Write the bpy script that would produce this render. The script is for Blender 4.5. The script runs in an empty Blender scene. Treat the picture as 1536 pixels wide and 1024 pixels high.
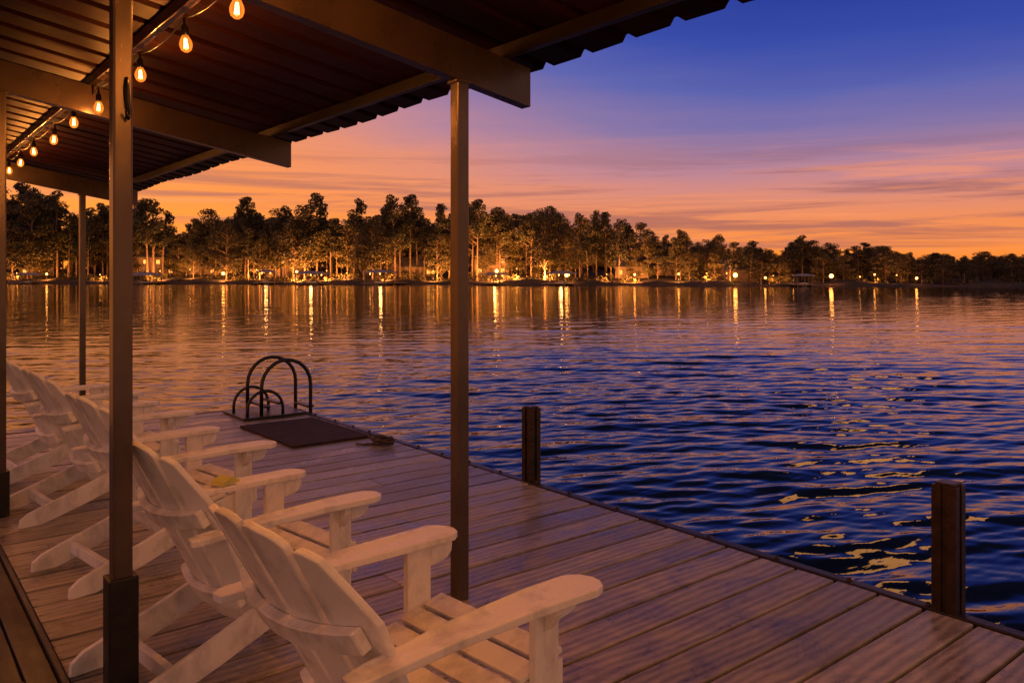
import bpy, bmesh, math, random
import numpy as np
from mathutils import Vector, Matrix
random.seed(7); np.random.seed(7)
SC=bpy.context.scene; COL=SC.collection
R=math.radians
def lin(r,g,b):
    f=lambda c:(c/255/12.92) if c/255<=.04045 else ((c/255+.055)/1.055)**2.4
    return (f(r),f(g),f(b),1)
# ------------------------------------------------------------ materials
def nodes(name):
    m=bpy.data.materials.new(name); m.use_nodes=True
    nt=m.node_tree; b=nt.nodes['Principled BSDF']
    return m,nt,b
def mat(name,col,rough=.5,metal=0,var=.25,scale=6,bump=.1,stretch=(1,1,1),spec=.5,col2=None,bscale=None,lo=.35,hi=.62):
    m,nt,b=nodes(name); N=nt.nodes.new; L=nt.links.new
    tc=N('ShaderNodeTexCoord'); mp=N('ShaderNodeMapping'); mp.inputs['Scale'].default_value=stretch
    L(tc.outputs['Object'],mp.inputs['Vector'])
    n=N('ShaderNodeTexNoise'); n.inputs['Scale'].default_value=scale; n.inputs['Detail'].default_value=7; n.inputs['Roughness'].default_value=.6
    L(mp.outputs[0],n.inputs['Vector'])
    cr=N('ShaderNodeValToRGB')
    c2=col2 or tuple(c*(1-var) for c in col[:3])
    cr.color_ramp.elements[0].position=lo; cr.color_ramp.elements[0].color=(*c2[:3],1)
    cr.color_ramp.elements[1].position=hi; cr.color_ramp.elements[1].color=(*col[:3],1)
    L(n.outputs['Fac'],cr.inputs[0]); L(cr.outputs[0],b.inputs['Base Color'])
    mr=N('ShaderNodeMapRange'); mr.inputs[3].default_value=max(.03,rough-.12); mr.inputs[4].default_value=min(1,rough+.12)
    L(n.outputs['Fac'],mr.inputs[0]); L(mr.outputs[0],b.inputs['Roughness'])
    b.inputs['Metallic'].default_value=metal
    b.inputs['Specular IOR Level'].default_value=spec
    n2=N('ShaderNodeTexNoise'); n2.inputs['Scale'].default_value=bscale or scale*5; n2.inputs['Detail'].default_value=4
    L(mp.outputs[0],n2.inputs['Vector'])
    bp=N('ShaderNodeBump'); bp.inputs['Strength'].default_value=bump; bp.inputs['Distance'].default_value=.01
    L(n2.outputs['Fac'],bp.inputs['Height']); L(bp.outputs[0],b.inputs['Normal'])
    return m
def emit(name,col,st):
    m=bpy.data.materials.new(name); m.use_nodes=True; nt=m.node_tree; nt.nodes.clear()
    e=nt.nodes.new('ShaderNodeEmission'); e.inputs[0].default_value=(*col,1); e.inputs[1].default_value=st
    o=nt.nodes.new('ShaderNodeOutputMaterial'); nt.links.new(e.outputs[0],o.inputs[0]); return m

def deckmat(name,ca,cb,rough,grain_axis='x'):
    m,nt,b=nodes(name); N=nt.nodes.new; L=nt.links.new
    def mth(op,x,y=None,z=None):
        k=N('ShaderNodeMath'); k.operation=op
        for i,v in enumerate((x,y,z)):
            if v is None: continue
            if isinstance(v,(int,float)): k.inputs[i].default_value=v
            else: L(v,k.inputs[i])
        return k.outputs[0]
    tc=N('ShaderNodeTexCoord'); at=N('ShaderNodeAttribute'); at.attribute_name='rnd'
    off=N('ShaderNodeVectorMath'); off.operation='SCALE'; off.inputs['Scale'].default_value=9
    L(at.outputs['Color'],off.inputs[0])
    ad=N('ShaderNodeVectorMath'); L(tc.outputs['Object'],ad.inputs[0]); L(off.outputs[0],ad.inputs[1])
    def noise(sc,scale,det,ro=.6,dist=0,src=None):
        mp=N('ShaderNodeMapping'); mp.inputs['Scale'].default_value=sc if grain_axis=='x' else (sc[1],sc[0],sc[2]); L(src or ad.outputs[0],mp.inputs['Vector'])
        n=N('ShaderNodeTexNoise'); n.inputs['Scale'].default_value=scale; n.inputs['Detail'].default_value=det; n.inputs['Roughness'].default_value=ro; n.inputs['Distortion'].default_value=dist
        L(mp.outputs[0],n.inputs['Vector']); return n.outputs['Fac']
    mp=N('ShaderNodeMapping'); mp.inputs['Scale'].default_value=(1.6,6,6) if grain_axis=='x' else (6,1.6,6); L(ad.outputs[0],mp.inputs['Vector'])
    w=N('ShaderNodeTexWave'); w.wave_type='BANDS'; w.bands_direction='Y' if grain_axis=='x' else 'X'
    w.inputs['Scale'].default_value=1.0; w.inputs['Distortion'].default_value=9; w.inputs['Detail'].default_value=5; w.inputs['Detail Scale'].default_value=.7
    L(mp.outputs[0],w.inputs['Vector'])
    coarse=noise((1.4,6,6),2.4,9,.66,.9)
    fine=noise((3,34,34),5,6,.7,.3)
    g=mth('ADD',mth('ADD',mth('MULTIPLY',w.outputs['Fac'],.16),mth('MULTIPLY',coarse,.50)),mth('MULTIPLY',fine,.34))
    cr=N('ShaderNodeValToRGB'); cr.color_ramp.elements[0].color=(*cb,1); cr.color_ramp.elements[1].color=(*ca,1)
    cr.color_ramp.elements[0].position=.30; cr.color_ramp.elements[1].position=.60
    L(g,cr.inputs[0])
    sep=N('ShaderNodeSeparateColor'); L(at.outputs['Color'],sep.inputs[0])
    mr=N('ShaderNodeMapRange'); mr.inputs[3].default_value=.66; mr.inputs[4].default_value=1.15; L(sep.outputs[0],mr.inputs[0])
    worn=noise((1,1.5,1),2.0,9,.7,.6,tc.outputs['Object'])
    mr3=N('ShaderNodeMapRange'); mr3.inputs[1].default_value=.40; mr3.inputs[2].default_value=.60; mr3.inputs[3].default_value=.66; mr3.inputs[4].default_value=1.1
    L(worn,mr3.inputs[0])
    sc=N('ShaderNodeVectorMath'); sc.operation='SCALE'; L(cr.outputs[0],sc.inputs[0]); L(mth('MULTIPLY',mr.outputs[0],mr3.outputs[0]),sc.inputs['Scale'])
    L(sc.outputs[0],b.inputs['Base Color'])
    rr=N('ShaderNodeMapRange'); rr.inputs[1].default_value=.38; rr.inputs[2].default_value=.62; rr.inputs[3].default_value=rough-.16; rr.inputs[4].default_value=rough+.2
    L(mth('ADD',mth('MULTIPLY',worn,.7),mth('MULTIPLY',coarse,.3)),rr.inputs[0]); L(rr.outputs[0],b.inputs['Roughness'])
    bp=N('ShaderNodeBump'); bp.inputs['Strength'].default_value=.45; bp.inputs['Distance'].default_value=.004
    L(g,bp.inputs['Height']); L(bp.outputs[0],b.inputs['Normal'])
    b.inputs['Specular IOR Level'].default_value=.6
    return m

M_deck=deckmat('decking_wood',(.56,.47,.35),(.17,.14,.10),.35)
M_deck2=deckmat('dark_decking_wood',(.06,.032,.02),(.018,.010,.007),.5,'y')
M_white=mat('white_paint',(.90,.86,.80),.36,var=.28,scale=7,bump=.3,bscale=70,stretch=(1,1,.6),lo=.36,hi=.5)
M_post=mat('grey_brown_painted_steel',(.14,.10,.08),.25,metal=.4,var=.45,scale=3,bump=.08,stretch=(1,1,.5))
M_beam=mat('brown_painted_steel',(.10,.066,.052),.28,metal=.3,var=.4,scale=2.5,bump=.06)
M_purlin=mat('dark_steel',(.018,.010,.008),.4,metal=.3,var=.4,scale=3)
M_roof=mat('brown_roof_metal',(.045,.011,.005),.5,metal=.0,var=.65,scale=1.6,bump=.08,stretch=(.4,2,1),spec=.12)
M_black=mat('black_painted_metal',(.014,.012,.011),.35,var=.4,scale=20,bump=.15)
M_pile=mat('dark_rusty_steel',(.05,.028,.018),.36,metal=.3,var=.6,scale=9,bump=.3)
M_rubber=mat('dark_mat',(.06,.024,.014),.8,var=.65,scale=9,bump=1,bscale=180)
M_trim=mat('dark_edge_trim',(.03,.02,.017),.4,var=.5,scale=8,bump=.3)
M_rope=mat('rope',(.12,.09,.07),.9,bump=.6,scale=60)
M_yel=mat('yellow_paper',(.62,.60,.16),.7,var=.15,scale=20)
M_fil=emit('filament_glow',(1,.62,.2),34)
def glassmat():
    m=bpy.data.materials.new('bulb_glass'); m.use_nodes=True; nt=m.node_tree; nt.nodes.clear(); N=nt.nodes.new;L=nt.links.new
    t=N('ShaderNodeBsdfTransparent'); t.inputs[0].default_value=(1,.72,.38,1)
    e=N('ShaderNodeEmission'); e.inputs[0].default_value=(1,.27,.03,1); e.inputs[1].default_value=1.7
    g=N('ShaderNodeBsdfGlossy'); g.inputs['Roughness'].default_value=.05
    lw=N('ShaderNodeLayerWeight'); lw.inputs[0].default_value=.35
    mx=N('ShaderNodeMixShader'); L(lw.outputs['Fresnel'],mx.inputs[0]); L(t.outputs[0],mx.inputs[1]); L(g.outputs[0],mx.inputs[2])
    mx2=N('ShaderNodeMixShader'); mx2.inputs[0].default_value=.3; L(mx.outputs[0],mx2.inputs[1]); L(e.outputs[0],mx2.inputs[2])
    o=N('ShaderNodeOutputMaterial'); L(mx2.outputs[0],o.inputs[0]); return m
M_glass=glassmat()

# ------------------------------------------------------------ helpers
def mesh_obj(name,bm,m,parent=None,smooth=False):
    me=bpy.data.meshes.new(name); bm.to_mesh(me); bm.free()
    for p in me.polygons: p.use_smooth=smooth
    if m: me.materials.append(m)
    o=bpy.data.objects.new(name,me); COL.objects.link(o)
    if parent: o.parent=parent
    return o
def empty(name,loc,label=None,cat=None,group=None):
    o=bpy.data.objects.new(name,None); o.location=loc; o.empty_display_size=.2; COL.objects.link(o)
    tag(o,label,cat,group); return o
def tag(o,label=None,cat=None,group=None,kind=None):
    if label:o['label']=label
    if cat:o['category']=cat
    if group:o['group']=group
    if kind:o['kind']=kind
    return o
def append(bm,tmp):
    me=bpy.data.meshes.new('t'); tmp.to_mesh(me); tmp.free(); bm.from_mesh(me); bpy.data.meshes.remove(me)
def prism(bm,poly,axis,a,b,bev=.003,seg=2,M=None,fn=None):
    t=bmesh.new()
    def P(p,q):
        u,v=p
        return {'y':(u,q,v),'z':(u,v,q),'x':(q,u,v)}[axis]
    A=[t.verts.new(P(p,a)) for p in poly]; B=[t.verts.new(P(p,b)) for p in poly]
    t.faces.new(A); t.faces.new(B[::-1]); n=len(poly)
    for i in range(n): t.faces.new((A[i],B[i],B[(i+1)%n],A[(i+1)%n]))
    bmesh.ops.recalc_face_normals(t,faces=t.faces)
    if bev>0:
        es=[e for e in t.edges if len(e.link_faces)==2 and e.calc_face_angle(0)>.5]
        bmesh.ops.bevel(t,geom=es,offset=bev,segments=seg,affect='EDGES',profile=.6,clamp_overlap=True)
    if fn:
        for v in t.verts: v.co=Vector(fn(v.co))
    if M is not None: bmesh.ops.transform(t,matrix=M,verts=t.verts)
    append(bm,t)
def box(bm,x0,x1,y0,y1,z0,z1,bev=.003,M=None,fn=None,seg=2):
    prism(bm,[(x0,z0),(x1,z0),(x1,z1),(x0,z1)],'y',y0,y1,bev,seg,M,fn)
def tube(bm,pts,r,n=10,cap=True):
    pts=[Vector(p) for p in pts]; rings=[]; prev=None
    rr=r if hasattr(r,'__len__') else [r]*len(pts)
    for i,p in enumerate(pts):
        d=(pts[min(i+1,len(pts)-1)]-pts[max(i-1,0)]).normalized()
        if prev is None:
            ref=Vector((0,0,1)) if abs(d.z)<.9 else Vector((1,0,0)); u=d.cross(ref).normalized()
        else: u=(prev-d*prev.dot(d)).normalized()
        prev=u; v=d.cross(u)
        rings.append([bm.verts.new(p+(u*math.cos(2*math.pi*k/n)+v*math.sin(2*math.pi*k/n))*rr[i]) for k in range(n)])
    for a,b in zip(rings,rings[1:]):
        for k in range(n): bm.faces.new((a[k],a[(k+1)%n],b[(k+1)%n],b[k]))
    if cap: bm.faces.new(rings[0][::-1]); bm.faces.new(rings[-1])
def lathe(bm,prof,n=16,c=(0,0,0)):
    rings=[[bm.verts.new((c[0]+r*math.cos(2*math.pi*k/n),c[1]+r*math.sin(2*math.pi*k/n),c[2]+z)) for k in range(n)] for r,z in prof]
    for a,b in zip(rings,rings[1:]):
        for k in range(n): bm.faces.new((a[k],a[(k+1)%n],b[(k+1)%n],b[k]))
def copy_thing(src,loc,rz=0,scale=1):
    n=src.copy(); n.location=loc; n.rotation_euler=(0,0,rz); n.scale=(scale,)*3; COL.objects.link(n)
    def rec(s,d):
        for c in s.children:
            k=c.copy(); k.parent=d; COL.objects.link(k); rec(c,k)
    rec(src,n); return n

# ------------------------------------------------------------ world
YAW=R(39)
FW=Vector((math.sin(YAW),math.cos(YAW),0)); RT=Vector((math.cos(YAW),-math.sin(YAW),0))
w=bpy.data.worlds.new('World'); SC.world=w; w.use_nodes=True
nt=w.node_tree; N=nt.nodes.new; L=nt.links.new; bg=nt.nodes['Background']
def math_(op,a,b=None,c=None):
    m=N('ShaderNodeMath'); m.operation=op
    for i,v in enumerate((a,b,c)):
        if v is None: continue
        if isinstance(v,(int,float)): m.inputs[i].default_value=v
        else: L(v,m.inputs[i])
    return m.outputs[0]
def rng_(v,a,b,c,d):
    m=N('ShaderNodeMapRange'); m.interpolation_type='SMOOTHSTEP'
    for i,x in enumerate((a,b,c,d)): m.inputs[i+1].default_value=x
    L(v,m.inputs[0]); return m.outputs[0]
tc=N('ShaderNodeTexCoord'); GEN=tc.outputs['Generated']
sp=N('ShaderNodeSeparateXYZ'); L(GEN,sp.inputs[0])
zpos=math_('MAXIMUM',sp.outputs['Z'],0)
def wnoise(scale,loc,ns,det,ro,dist=0):
    mp=N('ShaderNodeMapping'); mp.inputs['Scale'].default_value=scale; mp.inputs['Location'].default_value=loc; mp.inputs['Rotation'].default_value=(R(1.2),R(-1),0); L(GEN,mp.inputs[0])
    n=N('ShaderNodeTexNoise'); n.inputs['Scale'].default_value=ns; n.inputs['Detail'].default_value=det; n.inputs['Roughness'].default_value=ro; n.inputs['Distortion'].default_value=dist
    L(mp.outputs[0],n.inputs['Vector']); return n.outputs['Fac']
def dotn(vec):
    d=N('ShaderNodeVectorMath'); d.operation='DOT_PRODUCT'; d.inputs[1].default_value=vec; L(GEN,d.inputs[0]); return d.outputs['Value']
n_a=wnoise((1.6,1.6,18),(0,0,0),2.0,7,.55,.4)
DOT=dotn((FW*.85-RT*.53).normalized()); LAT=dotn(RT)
# the glow of the set sun reaches higher in the west
zs=math_('MULTIPLY',zpos,rng_(LAT,-.55,.34,.28,.95))
zb=math_('ADD',zs,math_('MULTIPLY_ADD',n_a,.036,-.018))
sq=math_('SQRT',math_('MAXIMUM',zb,.0005))
cr=N('ShaderNodeValToRGB'); L(sq,cr.inputs[0])
stops=[(0,(250,132,42)),(.15,(252,142,58)),(.225,(242,140,80)),(.29,(220,136,112)),(.34,(182,128,146)),(.395,(132,112,162)),(.445,(88,94,170)),(.50,(50,70,164)),(.56,(26,48,146)),(.63,(15,26,62)),(1,(10,13,28))]
els=cr.color_ramp.elements
els[0].position=0; els[0].color=lin(*stops[0][1]); els[1].position=1; els[1].color=lin(*stops[-1][1])
for p,c in stops[1:-1]:
    e=els.new(p); e.color=lin(*c)
def mixcol(f,a,col):
    m=N('ShaderNodeMix'); m.data_type='RGBA'; L(f,m.inputs['Factor']); L(a,m.inputs['A']); m.inputs['B'].default_value=col; return m.outputs['Result']
band=math_('MULTIPLY',rng_(zpos,.18,.09,0,1),rng_(zpos,.015,.04,.35,1))
n_b=wnoise((1.2,1.2,28),(3,1,2),1.9,10,.62,.5)
c1=mixcol(math_('MULTIPLY',math_('MULTIPLY',rng_(n_b,.46,.64,0,1),band),.66),cr.outputs[0],lin(138,86,96))
n_c=wnoise((1.4,1.4,28),(7,5,9),2.1,10,.62,.5)
c2=mixcol(math_('MULTIPLY',math_('MULTIPLY',rng_(n_c,.50,.68,0,1),band),.6),c1,lin(250,150,98))
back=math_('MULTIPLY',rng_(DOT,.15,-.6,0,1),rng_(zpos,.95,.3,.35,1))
c3=mixcol(math_('MULTIPLY',back,.72),c2,lin(206,154,116))  # warm sky glow added behind the camera to fill chairs and deck
sc_=rng_(DOT,-1,1,1.0,1.04)
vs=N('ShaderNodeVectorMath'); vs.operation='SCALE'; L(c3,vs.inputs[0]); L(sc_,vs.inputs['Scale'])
sky=N('ShaderNodeTexSky'); sky.sky_type='NISHITA'; sky.sun_disc=False; sky.sun_elevation=R(2); sky.sun_rotation=R(7)
vs2=N('ShaderNodeVectorMath'); vs2.operation='SCALE'; vs2.inputs['Scale'].default_value=.008; L(sky.outputs[0],vs2.inputs[0])
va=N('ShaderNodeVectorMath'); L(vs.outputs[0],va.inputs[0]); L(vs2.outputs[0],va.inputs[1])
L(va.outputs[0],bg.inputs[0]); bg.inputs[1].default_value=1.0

sl=bpy.data.lights.new('sun','SUN'); sl.energy=.020; sl.angle=R(6); sl.color=(1,.42,.10)
so=bpy.data.objects.new('sun',sl); COL.objects.link(so)
sdir=(FW*1200+RT*600+Vector((0,0,620))).normalized()
so.rotation_euler=sdir.to_track_quat('Z','Y').to_euler()

# ------------------------------------------------------------ camera
cd=bpy.data.cameras.new('camera'); cd.lens=28.125; cd.sensor_width=36; cd.shift_y=-100/1536; cd.clip_end=3000; cd.clip_start=.05
co=bpy.data.objects.new('camera',cd); COL.objects.link(co); co.location=(0,0,1.6); co.rotation_euler=(R(90),0,-YAW); SC.camera=co

# ------------------------------------------------------------ water
WZ=-1.0
def build_water():
    rings=[.3]; 
    while rings[-1]<420:
        r=rings[-1]; rings.append(r+min(max(.04 if r>3 else .4, r*r/5600),.62 if r<280 else 6))
    rings+= [500,700,1200,2500]
    rings=np.array(rings); sp=np.gradient(rings)
    a=list(np.linspace(-50,50,640))+list(np.linspace(50,310,90)[1:-1])
    ang=np.radians(np.array(a)); nA=len(ang)
    base=YAW
    Rr,A=np.meshgrid(rings,ang,indexing='ij'); S=np.repeat(sp[:,None],nA,1)
    X=Rr*np.sin(base+A); Y=Rr*np.cos(base+A); Z=np.full_like(X,0.)
    inview=((A<R(50.1))).astype(float)
    rng=np.random.RandomState(3)
    wind=YAW-R(8)
    # waves flattened with distance so the lake mirrors more of the orange sky
    calm=np.interp(Y*.777+X*.629,[6,18,60,150],[1,.88,.62,.55])
    mod=(.82+.25*np.sin(X*.23+1)*np.sin(Y*.19+2)+.15*np.sin(X*.05-Y*.07))*calm
    for i in range(80):
        lam=.17*(20**(i/79)); k=2*math.pi/lam
        th=wind+rng.normal(0,R(11) if lam>.6 else R(20)); ph=rng.uniform(0,6.28)
        slope=.0235 if .3<lam<.95 else (.016 if lam<=.3 else (.0135 if lam<1.9 else .0065))
        wgt=np.clip(lam/(S*2.3)-.5,0,1)
        p_=k*(X*math.sin(th)+Y*math.cos(th))+ph
        Z+=slope/k*(np.sin(p_)+.25*np.sin(2*p_+1.57))*wgt*mod*inview
    Z+=WZ
    nR=len(rings); v=np.stack([X,Y,Z],-1).reshape(-1,3)
    i=np.arange(nR-1)[:,None]*nA; j=np.arange(nA)[None,:]; j2=(j+1)%nA
    f=np.stack([i+j,i+nA+j,i+nA+j2,i+j2],-1).reshape(-1,4)
    me=bpy.data.meshes.new('water'); me.vertices.add(len(v)); me.vertices.foreach_set('co',v.ravel())
    me.loops.add(f.size); me.loops.foreach_set('vertex_index',f.ravel().astype(np.int32))
    me.polygons.add(len(f)); me.polygons.foreach_set('loop_start',np.arange(0,f.size,4,dtype=np.int32)); me.polygons.foreach_set('loop_total',np.full(len(f),4,dtype=np.int32))
    me.update(calc_edges=True); me.polygons.foreach_set('use_smooth',np.ones(len(f),dtype=bool))
    m,nt,b=nodes('lake_water'); N=nt.nodes.new; L=nt.links.new
    b.inputs['Base Color'].default_value=(.006,.007,.009,1); b.inputs['Roughness'].default_value=.035; b.inputs['IOR'].default_value=1.333
    b.inputs['Specular IOR Level'].default_value=.75; b.inputs['Specular Tint'].default_value=(1,.92,.80,1)
    tc=N('ShaderNodeTexCoord'); mp=N('ShaderNodeMapping'); mp.inputs['Rotation'].default_value=(0,0,YAW-R(8)); 
    mp.inputs['Scale'].default_value=(.2,1,1)
    L(tc.outputs['Object'],mp.inputs['Vector'])
    n1=N('ShaderNodeTexNoise'); n1.inputs['Scale'].default_value=7; n1.inputs['Detail'].default_value=3; L(mp.outputs[0],n1.inputs['Vector'])
    n2=N('ShaderNodeTexNoise'); n2.inputs['Scale'].default_value=1.6; n2.inputs['Detail'].default_value=3; L(mp.outputs[0],n2.inputs['Vector'])
    b1=N('ShaderNodeBump'); b1.inputs['Strength'].default_value=.25; b1.inputs['Distance'].default_value=.02; L(n1.outputs['Fac'],b1.inputs['Height'])
    b2=N('ShaderNodeBump'); b2.inputs['Strength'].default_value=.26; b2.inputs['Distance'].default_value=.11; L(n2.outputs['Fac'],b2.inputs['Height']); L(b1.outputs[0],b2.inputs['Normal'])
    L(b2.outputs[0],b.inputs['Normal'])
    me.materials.append(m); o=bpy.data.objects.new('water',me); COL.objects.link(o)
    tag(o,'rippled dark blue lake surface with sunset reflections','lake',kind='structure')
build_water()

# ------------------------------------------------------------ dock
def planks(name,m,parent,along,c0,c1,l0,l1,width,gap=.02,z1=0,th=.03,seam=None):
    bm=bmesh.new(); cols=[]
    y=c0
    while y<c1-.02:
        y2=min(y+width-gap,c1); cuts=[l0]
        if seam and random.random()<.3: cuts.append(random.uniform(l0+seam,l1-seam))
        cuts.append(l1)
        for a,b in zip(cuts,cuts[1:]):
            n0=len(bm.verts); dz=random.uniform(-.002,.002); jx=random.uniform(-.005,.005)
            if along=='x': box(bm,a+.002,b-.002+jx,y,y2,z1-th,z1+dz,.005,seg=2)
            else: box(bm,y,y2,a+.002,b-.002,z1-th,z1+dz,.004,seg=1)
            c=(random.random(),random.random(),random.random(),1)
            cols+= [c]*(len(bm.verts)-n0)
        y+=width
    o=mesh_obj(name,bm,m,parent)
    at=o.data.color_attributes.new('rnd','FLOAT_COLOR','POINT')
    at.data.foreach_set('color',np.array(cols,dtype=np.float32).ravel())
    return o
dock=empty('dock',(2,3,0),'weathered wooden boat dock standing over the lake','dock')
def rel(o,p):
    o.parent=p; o.location=Vector(o.location)-Vector(p.location); return o
d=rel(planks('decking',M_deck,None,'x',-3,9.43,.63,3.955,.226,seam=.8),dock)
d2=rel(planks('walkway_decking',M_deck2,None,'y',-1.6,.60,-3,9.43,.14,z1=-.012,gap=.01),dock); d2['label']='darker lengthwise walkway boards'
bm=bmesh.new()
box(bm,3.965,4.03,-3,9.48,-.26,.006,.006); box(bm,-1.6,3.96,9.435,9.48,-.26,.004,.006)
box(bm,.603,.626,-3,9.43,-.2,.008,.004)
for yy in np.arange(-2.6,9.3,.6): 
    box(bm,.64,3.95,yy,yy+.05,-.2,-.034,0)
tr=rel(mesh_obj('edge_trim',bm,M_trim),dock)
bm=bmesh.new(); lathe(bm,[(.0001,.016),(.009,.015),(.013,.008),(.014,.0)],10)
b0=mesh_obj('bolt',bm,M_pile,tr,True)
for k,yy in enumerate(np.arange(.9,9.3,.42)):
    b_=b0 if k==0 else b0.copy()
    if k: COL.objects.link(b_)
    b_.location=(4.0+random.uniform(-.006,.006),yy+random.uniform(-.05,.05),.005)
for x in (.9,3.6):
    for y in (1.2,4.4,7.6):
        bm=bmesh.new(); tube(bm,[(x,y,-.21),(x,y,-2.2)],.1,14); rel(mesh_obj('support_pile',bm,M_pile,smooth=True),dock)

def piling(x,y,s,top):
    bm=bmesh.new(); h=s/2; g=.012
    pr=[(-h,-h),(-g,-h),(-g,-h+.014),(g,-h+.014),(g,-h),(h,-h),(h,h),(-h,h),(-h,g),(-h+.014,g),(-h+.014,-g),(-h,-g)]
    prism(bm,pr,'z',-2.2,top,.003,2)
    prism(bm,[(-h*.8,-h*.8),(h*.8,-h*.8),(h*.8,h*.8),(-h*.8,h*.8)],'z',top-.002,top+.012,.004,2)
    o=mesh_obj('mooring_piling',bm,M_pile); o.location=(x,y,0)
    return tag(o,'dark square steel mooring piling at the dock edge','piling','pilings along the dock edge')
piling(4.03,1.66,.112,.60); piling(4.03,4.74,.105,.57)

bm=bmesh.new(); box(bm,-.41,.41,-.65,.65,0,.019,.005,fn=lambda c:(c.x+.006*math.sin(c.y*7),c.y+.006*math.sin(c.x*9),c.z))
o=mesh_obj('rubber_mat',bm,M_rubber); o.location=(3.47,7.65,.004); tag(o,'dark worn rubber mat lying on the deck by the ladder','mat')

# ladder
lad=empty('dock_ladder',(3.7,9.0,0),'black tubular swim ladder with looped handrails bolted to the dock','ladder')
def hoop(x0,x1,y,z0,z1,zb0,zb1):
    r=(x1-x0)/2; p=[(x0,y,zb0),(x0,y,z1-r)]
    for k in range(1,12):
        a=math.pi*k/12; p.append((x0+r-r*math.cos(a),y,z1-r+r*math.sin(a)))
    p+=[(x1,y,z1-r),(x1,y,zb1)]; return p
for y in (8.76,9.18):
    bm=bmesh.new(); tube(bm,hoop(3.47,4.06,y,0,.625,.0,-1.7),.021,12)
    rel(mesh_obj('handrail',bm,M_black,smooth=True),lad)
    bm=bmesh.new(); tube(bm,hoop(3.29,3.70,y-.05,0,.30,.0,.0),.017,12); 
    rel(mesh_obj('lower_rail',bm,M_black,smooth=True),lad)
for z in (.06,-.24,-.54,-.84):
    bm=bmesh.new(); box(bm,4.03,4.11,8.77,9.17,z-.012,z+.012,.004); rel(mesh_obj('tread',bm,M_black),lad)
bm=bmesh.new(); box(bm,3.22,3.95,8.62,9.30,.006,.03,.005); rel(mesh_obj('base_plate',bm,M_black),lad)
for (x0,z0) in ((3.50,.10),(3.64,.13)):
    bm=bmesh.new(); box(bm,x0,x0+.06,8.72,9.18,z0,z0+.025,.004); rel(mesh_obj('cross_bar',bm,M_black),lad)

# cleat and rope
cl=empty('dock_cleat',(3.86,6.66,0),'black metal cleat with a coiled line on the deck edge','cleat')
bm=bmesh.new(); box(bm,-.04,.04,-.07,.07,0.001,.012,.004)
tube(bm,[(0,-.04,.01),(0,-.035,.05)],.013); tube(bm,[(0,.04,.01),(0,.035,.05)],.013)
tube(bm,[(0,-.15,.058),(0,-.08,.062),(0,0,.058),(0,.08,.062),(0,.15,.058)],[.007,.012,.014,.012,.007])
o=mesh_obj('cleat_horn',bm,M_black,cl,True)
bm=bmesh.new(); pts=[]
for k in range(90):
    a=k*.35; r=.05+.0005*k+.02*math.sin(k*.9); pts.append((-.06+r*math.cos(a),-.02+r*1.6*math.sin(a),.02+.0005*k+.012*math.sin(k*.5)))
tube(bm,pts,.009,8); tube(bm,[(-.1,-.05,.012),(-.18,.05,.011),(-.22,.04,.011),(-.26,.12,.011)],.009,8)
mesh_obj('rope',bm,M_rope,cl,True)

# ------------------------------------------------------------ roof structure
def zr(x): return 2.735+.168*(2.85-x)
shel=empty('dock_roof',(1,3,0),'brown corrugated metal dock roof on grey brown steel beams','roof')
bm=bmesh.new()
prof=[]; y=-3.0; PP=.30
while y<11.75:
    prof+=[(y,0),(y+.195,0),(y+.220,.032),(y+.262,.032),(y+.287,0)]; y+=PP
xs=np.linspace(-3.2,2.87,14); rows=[]
for x in xs:
    rows.append([bm.verts.new((x+(.010*math.sin(p[0]*2.3) if x>2.8 else 0),p[0],zr(x)+p[1]+(.008*math.sin(p[0]*3.1+1) if x>2.8 else 0))) for p in prof])
for a,b in zip(rows,rows[1:]):
    for i in range(len(prof)-1): bm.faces.new((a[i],a[i+1],b[i+1],b[i]))
o=rel(mesh_obj('roof_sheet',bm,M_roof),shel)
md=o.modifiers.new('solid','SOLIDIFY'); md.thickness=.004; md.offset=1
for x in (2.56,1.25,-.05,-1.35):
    bm=bmesh.new(); z=zr(x)
    box(bm,x-.022,x+.022,-3,11.7,z-.074,z-.006,.003)
    rel(mesh_obj('purlin',bm,M_purlin if x!=1.25 else M_beam),shel)
for y in (3.24,6.27,11.0,.2):
    bm=bmesh.new(); xa,xb=-3,2.72
    def sl_(x,dz): return (x,zr(x)-.076+dz)
    prism(bm,[sl_(xa,-.2),sl_(xb,-.2),sl_(xb,0),sl_(xa,0)],'y',y-.035,y-.029,0)
    prism(bm,[sl_(xa,-.2),sl_(xb,-.2),sl_(xb,-.194),sl_(xa,-.194)],'y',y-.0292,y+.035,0)
    prism(bm,[sl_(xa,-.006),sl_(xb,-.006),sl_(xb,0),sl_(xa,0)],'y',y-.0292,y+.035,0)
    prism(bm,[sl_(xa,-.195),sl_(xb,-.195),sl_(xb,-.17),sl_(xa,-.17)],'y',y+.030,y+.0345,0)
    rel(mesh_obj('beam',bm,M_beam),shel)
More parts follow.
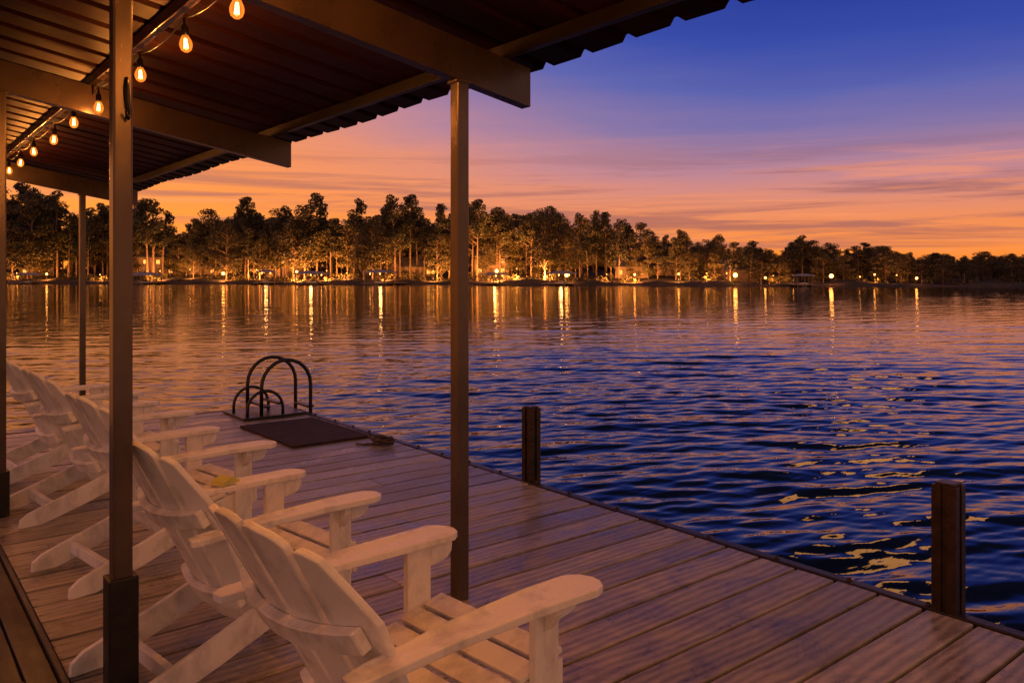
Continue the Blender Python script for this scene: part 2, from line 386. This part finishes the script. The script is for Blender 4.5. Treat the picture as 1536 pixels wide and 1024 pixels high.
def post(x,y,bot,sleeve=False,bracket=False):
    p=empty('support_post',(x,y,0),'brown square steel roof post'+(' in a black base sleeve' if sleeve else ' on the dock'),'post','posts holding up the dock roof')
    top=zr(x)-.277; h=.034
    bm=bmesh.new(); box(bm,-h,h,-h,h,bot,top,.008,seg=3); mesh_obj('post_tube',bm,M_post,p)
    bm=bmesh.new(); box(bm,-.046,.046,-.040,.040,top-.01,top+.004,.002); mesh_obj('cap_plate',bm,M_post,p)
    if sleeve:
        bm=bmesh.new(); box(bm,-.052,.052,-.048,.048,.002,sleeve,.006); mesh_obj('base_sleeve',bm,M_black,p)
    if bracket:
        bm=bmesh.new(); tube(bm,[(.01,-.036,2.33),(.01,-.046,2.30),(.012,-.046,2.24),(.02,-.05,2.20),(.012,-.062,2.175),(.0,-.066,2.20)],[.006,.009,.009,.008,.007,.005],8)
        mesh_obj('hook',bm,M_purlin,p,True)
post(2.29,3.24,.001); post(.745,3.24,.001,.48,True); post(.70,6.27,.001,.3); post(2.09,11.0,-2.2)

# string lights
sx=1.25
ys=[-1.6,-.75,.1,.93,1.77,2.6,3.43,4.135,4.98,6.05,6.885,7.72,8.75,9.58,10.4]
st=empty('string_lights',(sx,3,2.85),'string of glowing edison bulbs hanging under the roof','string lights')
bm=bmesh.new(); pts=[]
for a,b in zip(ys,ys[1:]):
    for k in range(8):
        t=k/8; pts.append((sx,a+(b-a)*t,2.885+(-.035*math.sin(math.pi*t))))
pts.append((sx,ys[-1],2.885)); tube(bm,pts,.005,6); rel(mesh_obj('cord',bm,M_black,smooth=True),st)
for y in ys:
    z=2.755+.012*math.sin(y*3)
    bm=bmesh.new(); lathe(bm,[(.0005,-.044),(.012,-.042),(.025,-.031),(.031,-.014),(.032,0),(.028,.016),(.020,.032),(.014,.044)],18,(0,0,0))
    b=mesh_obj('light_bulb',bm,M_glass,smooth=True); b.location=(sx,y,z); b.rotation_euler=(.1*math.sin(y*5),.1*math.cos(y*7),y); rel(b,st)
    bm=bmesh.new(); pp=[]
    for k in range(9):
        a=k*math.pi*2/9; pp+= [(.005*math.cos(a),.005*math.sin(a),.026),(.010*math.cos(a+.3),.010*math.sin(a+.3),-.022)]
    tube(bm,pp,.0016,5)
    mesh_obj('filament',bm,M_fil,b)
    bm=bmesh.new(); lathe(bm,[(.0005,.135),(.006,.132),(.007,.097),(.012,.093),(.017,.085),(.018,.05),(.015,.04)],14)
    mesh_obj('socket',bm,M_black,b,True)
    ld=bpy.data.lights.new('bulb_light','POINT'); ld.energy=36 if y<4 else 20; ld.color=(1,.43,.13); ld.shadow_soft_size=.006
    lo=bpy.data.objects.new('bulb_light',ld); COL.objects.link(lo); lo.parent=b

# ------------------------------------------------------------ adirondack chair
def build_chair():
    ch=empty('adirondack_chair',(0,0,0),'white slatted adirondack chair facing the lake on the deck','chair','row of white chairs on the dock')
    for s in (-1,1):
        bm=bmesh.new()
        o=[(-.36,.315),(-.30,.300),(-.05,.275),(.25,.258),(.40,.258),(.435,.266),(.462,.288),(.475,.325),(.468,.362),(.445,.392),(.41,.405),(.36,.402),(.15,.392),(-.10,.382),(-.34,.378),(-.365,.36)]
        prism(bm,[(x,s*y) for x,y in o],'z',.597,.624,.006,3,fn=lambda c:(c.x,c.y,c.z-.010*((c.x-.1)/.4)**2+.005))
        mesh_obj('armrest',bm,M_white,ch)
        ya,yb=(s*.286,s*.312) if s>0 else (s*.312,s*.286)
        bm=bmesh.new(); box(bm,.25,.345,ya,yb,0.0,.597,.004); 
        lg=mesh_obj('leg',bm,M_white,ch)
        bm=bmesh.new()
        cp=[(.347,.594),(.435,.594),(.44,.575),(.437,.55),(.42,.53),(.395,.52),(.347,.515)]
        prism(bm,cp,'y',ya+.002,yb-.002,.006,3); mesh_obj('arm_bracket',bm,M_white,ch)
        yc,yd=(s*.3125,s*.365)
        bm=bmesh.new()
        prism(bm,[(yc,.594),(yd,.594),(yd*.99,.565),((yc+yd)/2,.525),(yc,.50)],'x',.283,.313,.003,2)
        mesh_obj('arm_bracket',bm,M_white,ch)
        bm=bmesh.new()
        ya,yb=(s*.255,s*.283) if s>0 else (s*.283,s*.255)
        prism(bm,[(.37,.377),(.0,.288),(-.22,.20),(-.53,.085),(-.575,.05),(-.58,0),(-.46,0),(-.22,.08),(.05,.18),(.30,.255),(.37,.27)],'y',ya,yb,.004,2)
        mesh_obj('rear_leg',bm,M_white,ch)
    bm=bmesh.new(); sl=math.atan2(.377-.288,.37)
    for i in range(5):
        x=.392-i*.094
        Mx=Matrix.Translation((x,0,.382-(.37-x)*math.tan(sl)+.002))@Matrix.Rotation(-sl,4,'Y')
        box(bm,-.078,0,-.284,.284,0,.02,.005,Mx)
    mesh_obj('seat',bm,M_white,ch)
    bm=bmesh.new(); box(bm,.372,.392,-.284,.284,.275,.372,.004); mesh_obj('front_apron',bm,M_white,ch)
    bm=bmesh.new(); box(bm,-.40,-.37,-.253,.253,.06,.12,.004); mesh_obj('stretcher',bm,M_white,ch)
    bm=bmesh.new(); tilt=-math.atan2(.45,.9)
    MB=Matrix.Translation((-.085,0,.17))@Matrix.Rotation(tilt,4,'Y')
    cur=lambda c:(c.x+.78*c.y*c.y,c.y,c.z)
    topf=lambda y:.905-1.7*y*y-(0 if abs(y)<.27 else (abs(y)-.27)*2.4)
    for i in range(-2,3):
        yb=i*.111; yt=i*.135; wb=.047; wt=.0585
        pl=[(yb-wb,0),(yb+wb,0)]
        for k in range(9):
            yy=yt+wt-2*wt*k/8
            edge=-.016 if k in (0,8) else (-.004 if k in (1,7) else 0)
            pl.append((yy,topf(yy)+edge))
        prism(bm,pl,'x',-.011,.011,.006,2,MB,cur)
    def batten(z0,z1,hw,t0=-.042,t1=-.0112):
        ys_=np.linspace(-hw,hw,13)
        poly=[(t0+.78*y*y,y) for y in ys_]+[(t1+.78*y*y,y) for y in ys_[::-1]]
        prism(bm,poly,'z',z0,z1,.004,1,MB)
    batten(.10,.18,.25); batten(.50,.575,.292)
    mesh_obj('backrest',bm,M_white,ch)
    return ch
ch=build_chair(); ch.location=(1.28,2.16,0.001); ch.rotation_euler=(0,0,R(5)); ch.scale=(1.12,1.08,1)
for (x,y,rz,sy) in ((1.27,3.42,8,.92),(1.34,4.80,9,1),(1.33,6.20,7,.95),(1.30,7.45,5,1)):
    c=copy_thing(ch,(x,y,.001),R(rz)); c.scale=(1.05,sy,1)
bm=bmesh.new(); prism(bm,[(-.05,0),(.05,0),(.055,.012),(.01,.035),(-.04,.02)],'y',-.04,.04,.003)
o=mesh_obj('folded_napkin',bm,M_yel); o.location=(1.30,3.725,.632); o.rotation_euler=(0,0,R(25)); tag(o,'small folded yellow green paper resting on a chair armrest','napkin')

# ------------------------------------------------------------ far shore
def Dshore(s):
    px=768+1200*s
    d=np.interp(px,[-900,0,400,850,1200,1500,1800,2600],[250,232,222,200,180,172,190,300])
    return d+1.6*math.sin(px*.021)+1.0*math.sin(px*.063+1)
def gh(s,off):
    px=768+1200*s
    base=np.interp(off,[-4,0,1.2,6,20,60,140,400],[-2.4,-1.15,-.6,-.1,1.2,3.0,4.5,6])
    k=np.interp(px,[900,1150],[1,.4])
    if base>-.6: base=-.6+(base+.6)*k
    return base+ (.35*math.sin(s*31+off*.1)+.2*math.sin(s*77)) * min(1,max(0,off/8))
def wp(s,off,dz=0):
    D=Dshore(s)+off; p=FW*D+RT*(s*D); return (p.x,p.y,gh(s,off)+dz)
bm=bmesh.new(); offs=[-4,0,1.2,3,6,10,15,22,32,45,65,100,160,300,700]; ss=np.linspace(-1.5,1.5,420)
rows=[[bm.verts.new(wp(s,o)) for o in offs] for s in ss]
for a,b in zip(rows,rows[1:]):
    for i in range(len(offs)-1): bm.faces.new((a[i],b[i],b[i+1],a[i+1]))
M_ground=mat('shore_earth',(.12,.065,.03),.95,col2=(.03,.032,.014),scale=.15,bump=.5)
o=mesh_obj('ground',bm,M_ground,smooth=True); tag(o,'wooded far shoreline bank of earth and grass','shore',kind='structure')

def leafmat(name,ca,cb):
    m,nt,b=nodes(name); N=nt.nodes.new; L=nt.links.new
    g=N('ShaderNodeNewGeometry'); oi=N('ShaderNodeObjectInfo'); cr=N('ShaderNodeValToRGB')
    cr.color_ramp.elements[0].color=(*cb,1); cr.color_ramp.elements[1].color=(*ca,1)
    L(g.outputs['Random Per Island'],cr.inputs[0])
    mr=N('ShaderNodeMapRange'); mr.inputs[3].default_value=.5; mr.inputs[4].default_value=1.4; L(oi.outputs['Random'],mr.inputs[0])
    sc=N('ShaderNodeVectorMath'); sc.operation='SCALE'; L(cr.outputs[0],sc.inputs[0]); L(mr.outputs[0],sc.inputs['Scale'])
    L(sc.outputs[0],b.inputs['Base Color']); b.inputs['Roughness'].default_value=.6
    return m
M_leaf=leafmat('foliage',(.15,.10,.027),(.03,.03,.010)); M_leaf2=leafmat('pine_foliage',(.10,.078,.024),(.022,.025,.010))
M_bark=mat('bark',(.28,.17,.10),.9,var=.5,scale=3,bump=.5)
def leaves(rng,centers,sizes,n,ls,flat=.6):
    C=np.array(centers); S=np.array(sizes)
    idx=rng.choice(len(C),n,p=(S**1.7)/np.sum(S**1.7))
    d=rng.normal(0,1,(n,3)); d/=np.linalg.norm(d,axis=1)[:,None]; r=rng.uniform(.35,1,(n,1))**.6
    P=C[idx]+d*r*S[idx][:,None]*np.array([1,1,flat])
    a=rng.normal(0,1,(n,3)); a/=np.linalg.norm(a,axis=1)[:,None]
    b=np.cross(a,rng.normal(0,1,(n,3))); b/=np.linalg.norm(b,axis=1)[:,None]
    l=rng.uniform(.6,1.3,(n,1))*ls
    q=np.stack([P-a*l,P-b*l*.55,P+a*l,P+b*l*.55],1).reshape(-1,3)
    return q,np.arange(n*4).reshape(-1,4)
def qmesh(name,q,f,m):
    me=bpy.data.meshes.new(name); me.vertices.add(len(q)); me.vertices.foreach_set('co',q.astype(np.float32).ravel())
    me.loops.add(f.size); me.loops.foreach_set('vertex_index',f.ravel().astype(np.int32))
    me.polygons.add(len(f)); me.polygons.foreach_set('loop_start',np.arange(0,f.size,4,dtype=np.int32)); me.polygons.foreach_set('loop_total',np.full(len(f),4,dtype=np.int32))
    me.update(calc_edges=True); me.materials.append(m); return me
def make_tree(kind,seed):
    rng=np.random.RandomState(seed); H=20.
    name={'pine':'pine_tree','oak':'broadleaf_tree'}[kind]
    t=empty(name,(0,-500,-100),'tall dark '+('pine' if kind=='pine' else 'broadleaf tree')+' on the far wooded shore','tree','trees along the far shore')
    bm=bmesh.new(); lean=rng.normal(0,.6,2)
    tp=[(lean[0]*(k/6)**2,lean[1]*(k/6)**2,H*.93*k/6-.5) for k in range(7)]
    tube(bm,tp,[.30-.04*k for k in range(7)],7)
    cs=[];sz=[]
    if kind=='pine':
        z0=rng.uniform(.40,.6)
        for k in range(30):
            u=k/29; z=H*(z0+(1-z0)*u); rad=(3.5*(1-u)**.55+.5)*rng.uniform(.25,1.15); a=rng.uniform(0,6.28)
            cs.append((rad*math.cos(a)+lean[0]*u,rad*math.sin(a)+lean[1]*u,z-.9)); sz.append(rng.uniform(.9,1.9)*(1-.25*u))
        nl=3200; ls=.26
    else:
        z0=rng.uniform(.10,.28)
        for k in range(56):
            u=rng.uniform(0,1); z=H*(z0+(.96-z0)*u); env=5.2*math.sin(math.pi*min(1,(u*.80+.18)))**.6
            rad=env*rng.uniform(.15,1)**.5; a=rng.uniform(0,6.28)
            cs.append((rad*math.cos(a),rad*math.sin(a),z-.8)); sz.append(rng.uniform(1.0,2.2))
        nl=5400; ls=.27
    for c in cs[::2]:
        zb=max(2,c[2]-rng.uniform(.8,2.4)); u=zb/H
        tube(bm,[(lean[0]*u*u,lean[1]*u*u,zb),(c[0]*.5,c[1]*.5,(zb+c[2])/2+.2),c],[.12,.08,.03],5)
    mesh_obj('trunk',bm,M_bark,t,True)
    q,f=leaves(rng,cs,sz,nl,ls,.66)
    me=qmesh('crown',q,f,M_leaf2 if kind=='pine' else M_leaf); c=bpy.data.objects.new('crown',me); COL.objects.link(c); c.parent=t
    return t
vars_=[make_tree('pine',i) for i in range(6)]+[make_tree('oak',20+i) for i in range(6)]
PX=[-900,-200,0,20,60,110,150,200,240,262,290,340,400,450,480,505,530,560,600,640,660,700,740,800,840,856,875,920,950,980,1000,1020,1045,1070,1100,1130,1165,1190,1240,1262,1275,1320,1350,1380,1440,1500,1536,1700,2600]
PY=[300,290,282,282,284,302,312,298,308,352,318,302,302,314,294,325,304,308,284,304,312,302,294,304,316,352,306,328,328,346,350,342,356,342,364,364,376,350,352,384,366,366,378,378,378,376,378,380,390]
def add_tree(px,off,k,kind=None):
    s=(px-768)/1200; p=wp(s,off); D=Dshore(s)+off
    top=412-(412-np.interp(px,PX,PY))*k
    zt=1.6+(412-top)/1200*D; h=max(3.5,zt-p[2])
    if kind is None: kind='pine' if random.random()<(.58 if px<950 else .25) else 'oak'
    v=random.choice(vars_[:6] if kind=='pine' else vars_[6:])
    t=copy_thing(v,(p[0],p[1],p[2]-.1),random.uniform(0,6.28),h/19.6)
    q=random.uniform(1.25,1.55) if px>1100 else random.uniform(.85,1.15); t.scale=(t.scale[0]*q,t.scale[1]*q,t.scale[2])
    return t
px=-60
while px<1640:
    add_tree(px+random.uniform(-5,5),random.uniform(7,24),random.choice([1.06,1,.88,.78,.64,.97,.52,.86])); px+=random.uniform(8.5,14)
px=-60
while px<1640:
    add_tree(px+random.uniform(-6,6),random.uniform(28,50),random.uniform(.66,.98)); px+=random.uniform(11,17)
for v in vars_:
    for c in list(v.children): bpy.data.objects.remove(c)
    bpy.data.objects.remove(v)
rng=np.random.RandomState(5); cs=[];sz=[]
for i in range(1000):
    p_=rng.uniform(-400,1900); s=(p_-768)/1200; off=rng.uniform(5,40); q=wp(s,off); r=rng.uniform(.5,1.6)
    cs.append((q[0],q[1],q[2]+r*.4)); sz.append(r)
q,f=leaves(rng,cs,sz,44000,.25,.9); me=qmesh('undergrowth',q,f,M_leaf); o=bpy.data.objects.new('undergrowth',me); COL.objects.link(o)
tag(o,'low bushes and brush along the far bank','undergrowth',kind='stuff')
cs=[];sz=[]
for i in range(2200):
    p_=rng.uniform(-400,1900); s=(p_-768)/1200; off=rng.uniform(52,80); g=wp(s,off); D=Dshore(s)+off
    zt=1.6+(412-np.interp(p_,PX,PY))*(.72+.09*math.sin(p_*.05)+.05*math.sin(p_*.17))/1200*D; r=rng.uniform(1.2,2.6); h=rng.uniform(0,1)*max(2,(zt-g[2]-r))
    cs.append((g[0],g[1],g[2]+h)); sz.append(r)
q,f=leaves(rng,cs,sz,120000,.7,.9); me=qmesh('woodland',q,f,M_leaf2); o=bpy.data.objects.new('woodland',me); COL.objects.link(o)
tag(o,'dense dark woodland behind the shore trees','woodland',kind='stuff')

# houses
M_wall=mat('house_siding',(.24,.155,.10),.8,scale=2,stretch=(.2,.2,6)); M_rf=mat('shingle_roof',(.09,.075,.07),.85,scale=3)
M_win=emit('lit_window',(1,.34,.06),2.6); M_door=mat('door_paint',(.12,.05,.03),.5)
def house(px,off,wd,hh,seed):
    s=(px-768)/1200; p=wp(s,off); random.seed(seed)
    h=empty('lake_house',(p[0],p[1],p[2]-.3),'lakeside house with lit windows among the trees','house','houses on the far shore')
    h.rotation_euler=(0,0,-YAW+random.uniform(-.5,.5)-math.atan(s)*.8); dp=7
    bm=bmesh.new(); box(bm,-wd/2,wd/2,-dp/2,dp/2,0,hh,.02)
    prism(bm,[(-dp/2,hh+.002),(dp/2,hh+.002),(0,hh+dp*.36)],'x',-wd/2+.05,wd/2-.05,0)
    mesh_obj('wall',bm,M_wall,h)
    bm=bmesh.new(); 
    prism(bm,[(-dp/2-.6,hh-.10),(-dp/2-.6,hh+.12),(0,hh+dp*.36+.35),(dp/2+.6,hh+.12),(dp/2+.6,hh-.10),(0,hh+dp*.36+.10)],'x',-wd/2-.6,wd/2+.6,.01)
    rf=mesh_obj('roof',bm,M_rf,h)
    bm=bmesh.new(); box(bm,wd*.2,wd*.2+.9,-.45,.45,hh+1.5,hh+dp*.36+1.2,.02); mesh_obj('chimney',bm,M_rf,rf)
    for fl in range(int(hh//2.7)):
        n=int(wd//2.8)
        for k in range(n):
            x=-wd/2+wd*(k+.5)/n; z=1.0+fl*2.7
            if fl==0 and k==n//2:
                bm=bmesh.new(); box(bm,x-.5,x+.5,-dp/2-.06,-dp/2-.004,.3,2.3,.01); mesh_obj('door',bm,M_door,h); continue
            bm=bmesh.new(); a,b=x-.5,x+.5
            mm=M_win if random.random()<.6 else M_black
            box(bm,a,b,-dp/2-.03,-dp/2-.004,z,z+1.15,0); wob=mesh_obj('window',bm,mm,h)
            bm=bmesh.new()
            for (x0,x1,z0,z1) in ((a-.1,a,z-.1,z+1.25),(b,b+.1,z-.1,z+1.25),(a-.001,b+.001,z-.1,z),(a-.001,b+.001,z+1.15,z+1.25),(x-.03,x+.03,z-.001,z+1.151)):
                box(bm,x0,x1,-dp/2-.08,-dp/2-.031,z0,z1,0)
            mesh_obj('frame',bm,M_wall,wob)
for i,(px,off,wd,hh) in enumerate([(232,22,11,5.6),(432,22,11,5.6),(618,26,11,3),(742,24,10,5.6),(952,20,9,3),(1004,26,8,3),(1106,20,8,3),(60,26,10,3),(310,24,9,3)]):
    house(px,off,wd,hh,i)
random.seed(99)
# boathouses
M_bh=mat('boathouse_timber',(.34,.22,.13),.8,scale=3); M_bhr=mat('boathouse_roof',(.42,.37,.34),.6,scale=2)
M_glow=emit('lamp_glow',(1,.34,.06),17)
def boathouse(px,wd,lit=True,hull=True,H=2.9,ad=0,yaw=0):
    s=(px-768)/1200; D=Dshore(s)-5-ad; p=FW*D+RT*(s*D)
    b=empty('boathouse',(p.x,p.y,WZ),'small covered boathouse dock standing on piles at the shore','boathouse','boathouses along the far shore')
    b.rotation_euler=(0,0,-YAW-math.atan(s)*.7+yaw); dp=7
    bm=bmesh.new(); box(bm,-wd/2-1,wd/2+1,-dp/2,dp/2+4+ad,.35,.55,.02); mesh_obj('platform',bm,M_bh,b)
    for x in (-wd/2,0,wd/2):
        for y in (-dp/2+.3,dp/2-.3):
            bm=bmesh.new(); box(bm,x-.1,x+.1,y-.1,y+.1,-1,H,.01); mesh_obj('post',bm,M_bh,b)
    bm=bmesh.new(); e=.5; rh=.5+.1*(wd-3)
    v=[bm.verts.new(c) for c in ((-wd/2-e,-dp/2-e,H),(wd/2+e,-dp/2-e,H),(wd/2+e,dp/2+e,H),(-wd/2-e,dp/2+e,H),(-wd/2-e,-dp/2-e,H+.2),(wd/2+e,-dp/2-e,H+.2),(wd/2+e,dp/2+e,H+.2),(-wd/2-e,dp/2+e,H+.2),(-wd/4,0,H+rh),(wd/4,0,H+rh))]
    for f in ((3,2,1,0),(0,1,5,4),(1,2,6,5),(2,3,7,6),(3,0,4,7),(4,5,9,8),(5,6,9),(6,7,8,9),(7,4,8)): bm.faces.new([v[i] for i in f])
    mesh_obj('roof',bm,M_bhr,b)
    if lit:
        for x in (-wd/4,wd/4):
            bm=bmesh.new(); lathe(bm,[(.001,-.13),(.12,-.09),(.14,0),(.10,.08),(.03,.12),(.02,.3)],10,(x,-dp/2+.6,H-.3)); mesh_obj('lamp',bm,M_glow,b,True)
        ld=bpy.data.lights.new('lamp_light','POINT'); ld.energy=230; ld.color=(1,.42,.12); ld.shadow_soft_size=.4
        lo=bpy.data.objects.new('lamp_light',ld); COL.objects.link(lo); lo.parent=b; lo.location=(0,.3,H-.6)
    if hull:
        bo=empty('moored_boat',(p.x,p.y,WZ),'small white motorboat moored inside a boathouse','boat','moored boats on the far shore'); bo.rotation_euler=b.rotation_euler
        bm=bmesh.new(); secs=[]
        for k,(y,hw,hh_) in enumerate([(-2.9,.05,.95),(-2.2,.6,.85),(-1.0,.95,.75),(.5,1.0,.7),(2.2,.95,.7)]):
            secs.append([bm.verts.new(c) for c in ((-hw,y,hh_),(-hw*.85,y,.15),(0,y,-.15),(hw*.85,y,.15),(hw,y,hh_),(0,y,hh_-.12))])
        for a,c in zip(secs,secs[1:]):
            for i in range(6): bm.faces.new((a[i],c[i],c[(i+1)%6],a[(i+1)%6]))
        bm.faces.new(secs[0]); bm.faces.new(secs[-1][::-1]); mesh_obj('hull',bm,M_white,bo)
        bm=bmesh.new(); prism(bm,[(-1.2,.7),(-.6,1.25),(-.5,1.25),(-.9,.7)],'x',-.7,.7,.01); mesh_obj('windshield',bm,M_black,bo)
for px,wd,l,hb_,H,ad,yw in ((42,5,False,True,2.5,2,.3),(218,6.5,False,True,2.4,3,-.2),(399,4.5,True,True,3.3,0,.1),(467,6,True,True,2.8,1,.5),(570,5.5,True,True,3.1,2,-.4),(842,5,True,True,2.8,0,.2),(742,3.5,True,False,2.6,0,.4),(1205,3,False,True,2.3,0,0)):
    boathouse(px,wd,l,hb_,H,ad,yw)
M_lp=M_black
def lamp(px,off,h,power,sz=.22):
    s=(px-768)/1200; p=wp(s,off)
    z=max(p[2],WZ+.3)
    l=empty('shore_lamp',(p[0],p[1],z),'glowing warm lamp on a short post at the shoreline','lamp','lamps along the far shore')
    bm=bmesh.new(); tube(bm,[(0,0,-1.5),(0,0,h-sz)],.05,6); mesh_obj('lamp_post',bm,M_lp,l)
    bm=bmesh.new(); lathe(bm,[(.001,-sz),(sz*.7,-sz*.7),(sz,0),(sz*.7,sz*.7),(.001,sz)],10,(0,0,h)); mesh_obj('lamp_globe',bm,M_glow,l,True)
    if power:
        # garden uplight washing the trees behind the lamp
        ld=bpy.data.lights.new('uplight','SPOT'); ld.energy=power*random.uniform(.4,1.6); ld.color=(1,.36,.08); ld.shadow_soft_size=.4; ld.spot_size=R(140); ld.spot_blend=.6
        lo=bpy.data.objects.new('uplight',ld); COL.objects.link(lo); lo.parent=l; lo.location=(0,-.0,.6)
        away=Vector((p[0],p[1],0)).normalized()
        lo.rotation_euler=(-(away*.9+Vector((0,0,.62)))).to_track_quat('Z','Y').to_euler()
K=11
for px,off,h,pw,sz in ((850,.5,2.2,500,.50),(1103,.5,2.2,200,.52),(1247,.5,2.0,200,.46),(1148,1,1.6,0,.24),(1375,1,1.5,60,.26),(1290,2,1.6,0,.10),(335,2,2.4,900,.46),(385,6,3,1800,.10),(445,5,3,2600,.34),(490,4,3,1500,.10),(578,3,2.6,1200,.34),(745,4,3,2600,.46),(775,6,3,1600,.10),(690,5,3,900,.10),(650,6,3,1500,.10),(240,6,3,1800,.10),(225,3,2,400,.2),(150,5,2,900,.10),(70,4,2,900,.30),(25,6,2,900,.10),(285,6,3,1200,.09),(520,6,2,1000,.09),(820,6,3,1200,.09),(910,6,2,900,.09),(952,4,2.2,1300,.26),(1018,3,2.2,700,.24),(1060,6,2,500,.09),(1090,6,2,400,.10),(1190,4,2,300,.12),(1312,4,2,400,.18),(1345,4,2,300,.09),(1160,6,2,350,.07)):
    lamp(px,off,h,pw*K,sz)
SC.view_settings.view_transform='Standard'; SC.view_settings.look='None'; SC.view_settings.exposure=0
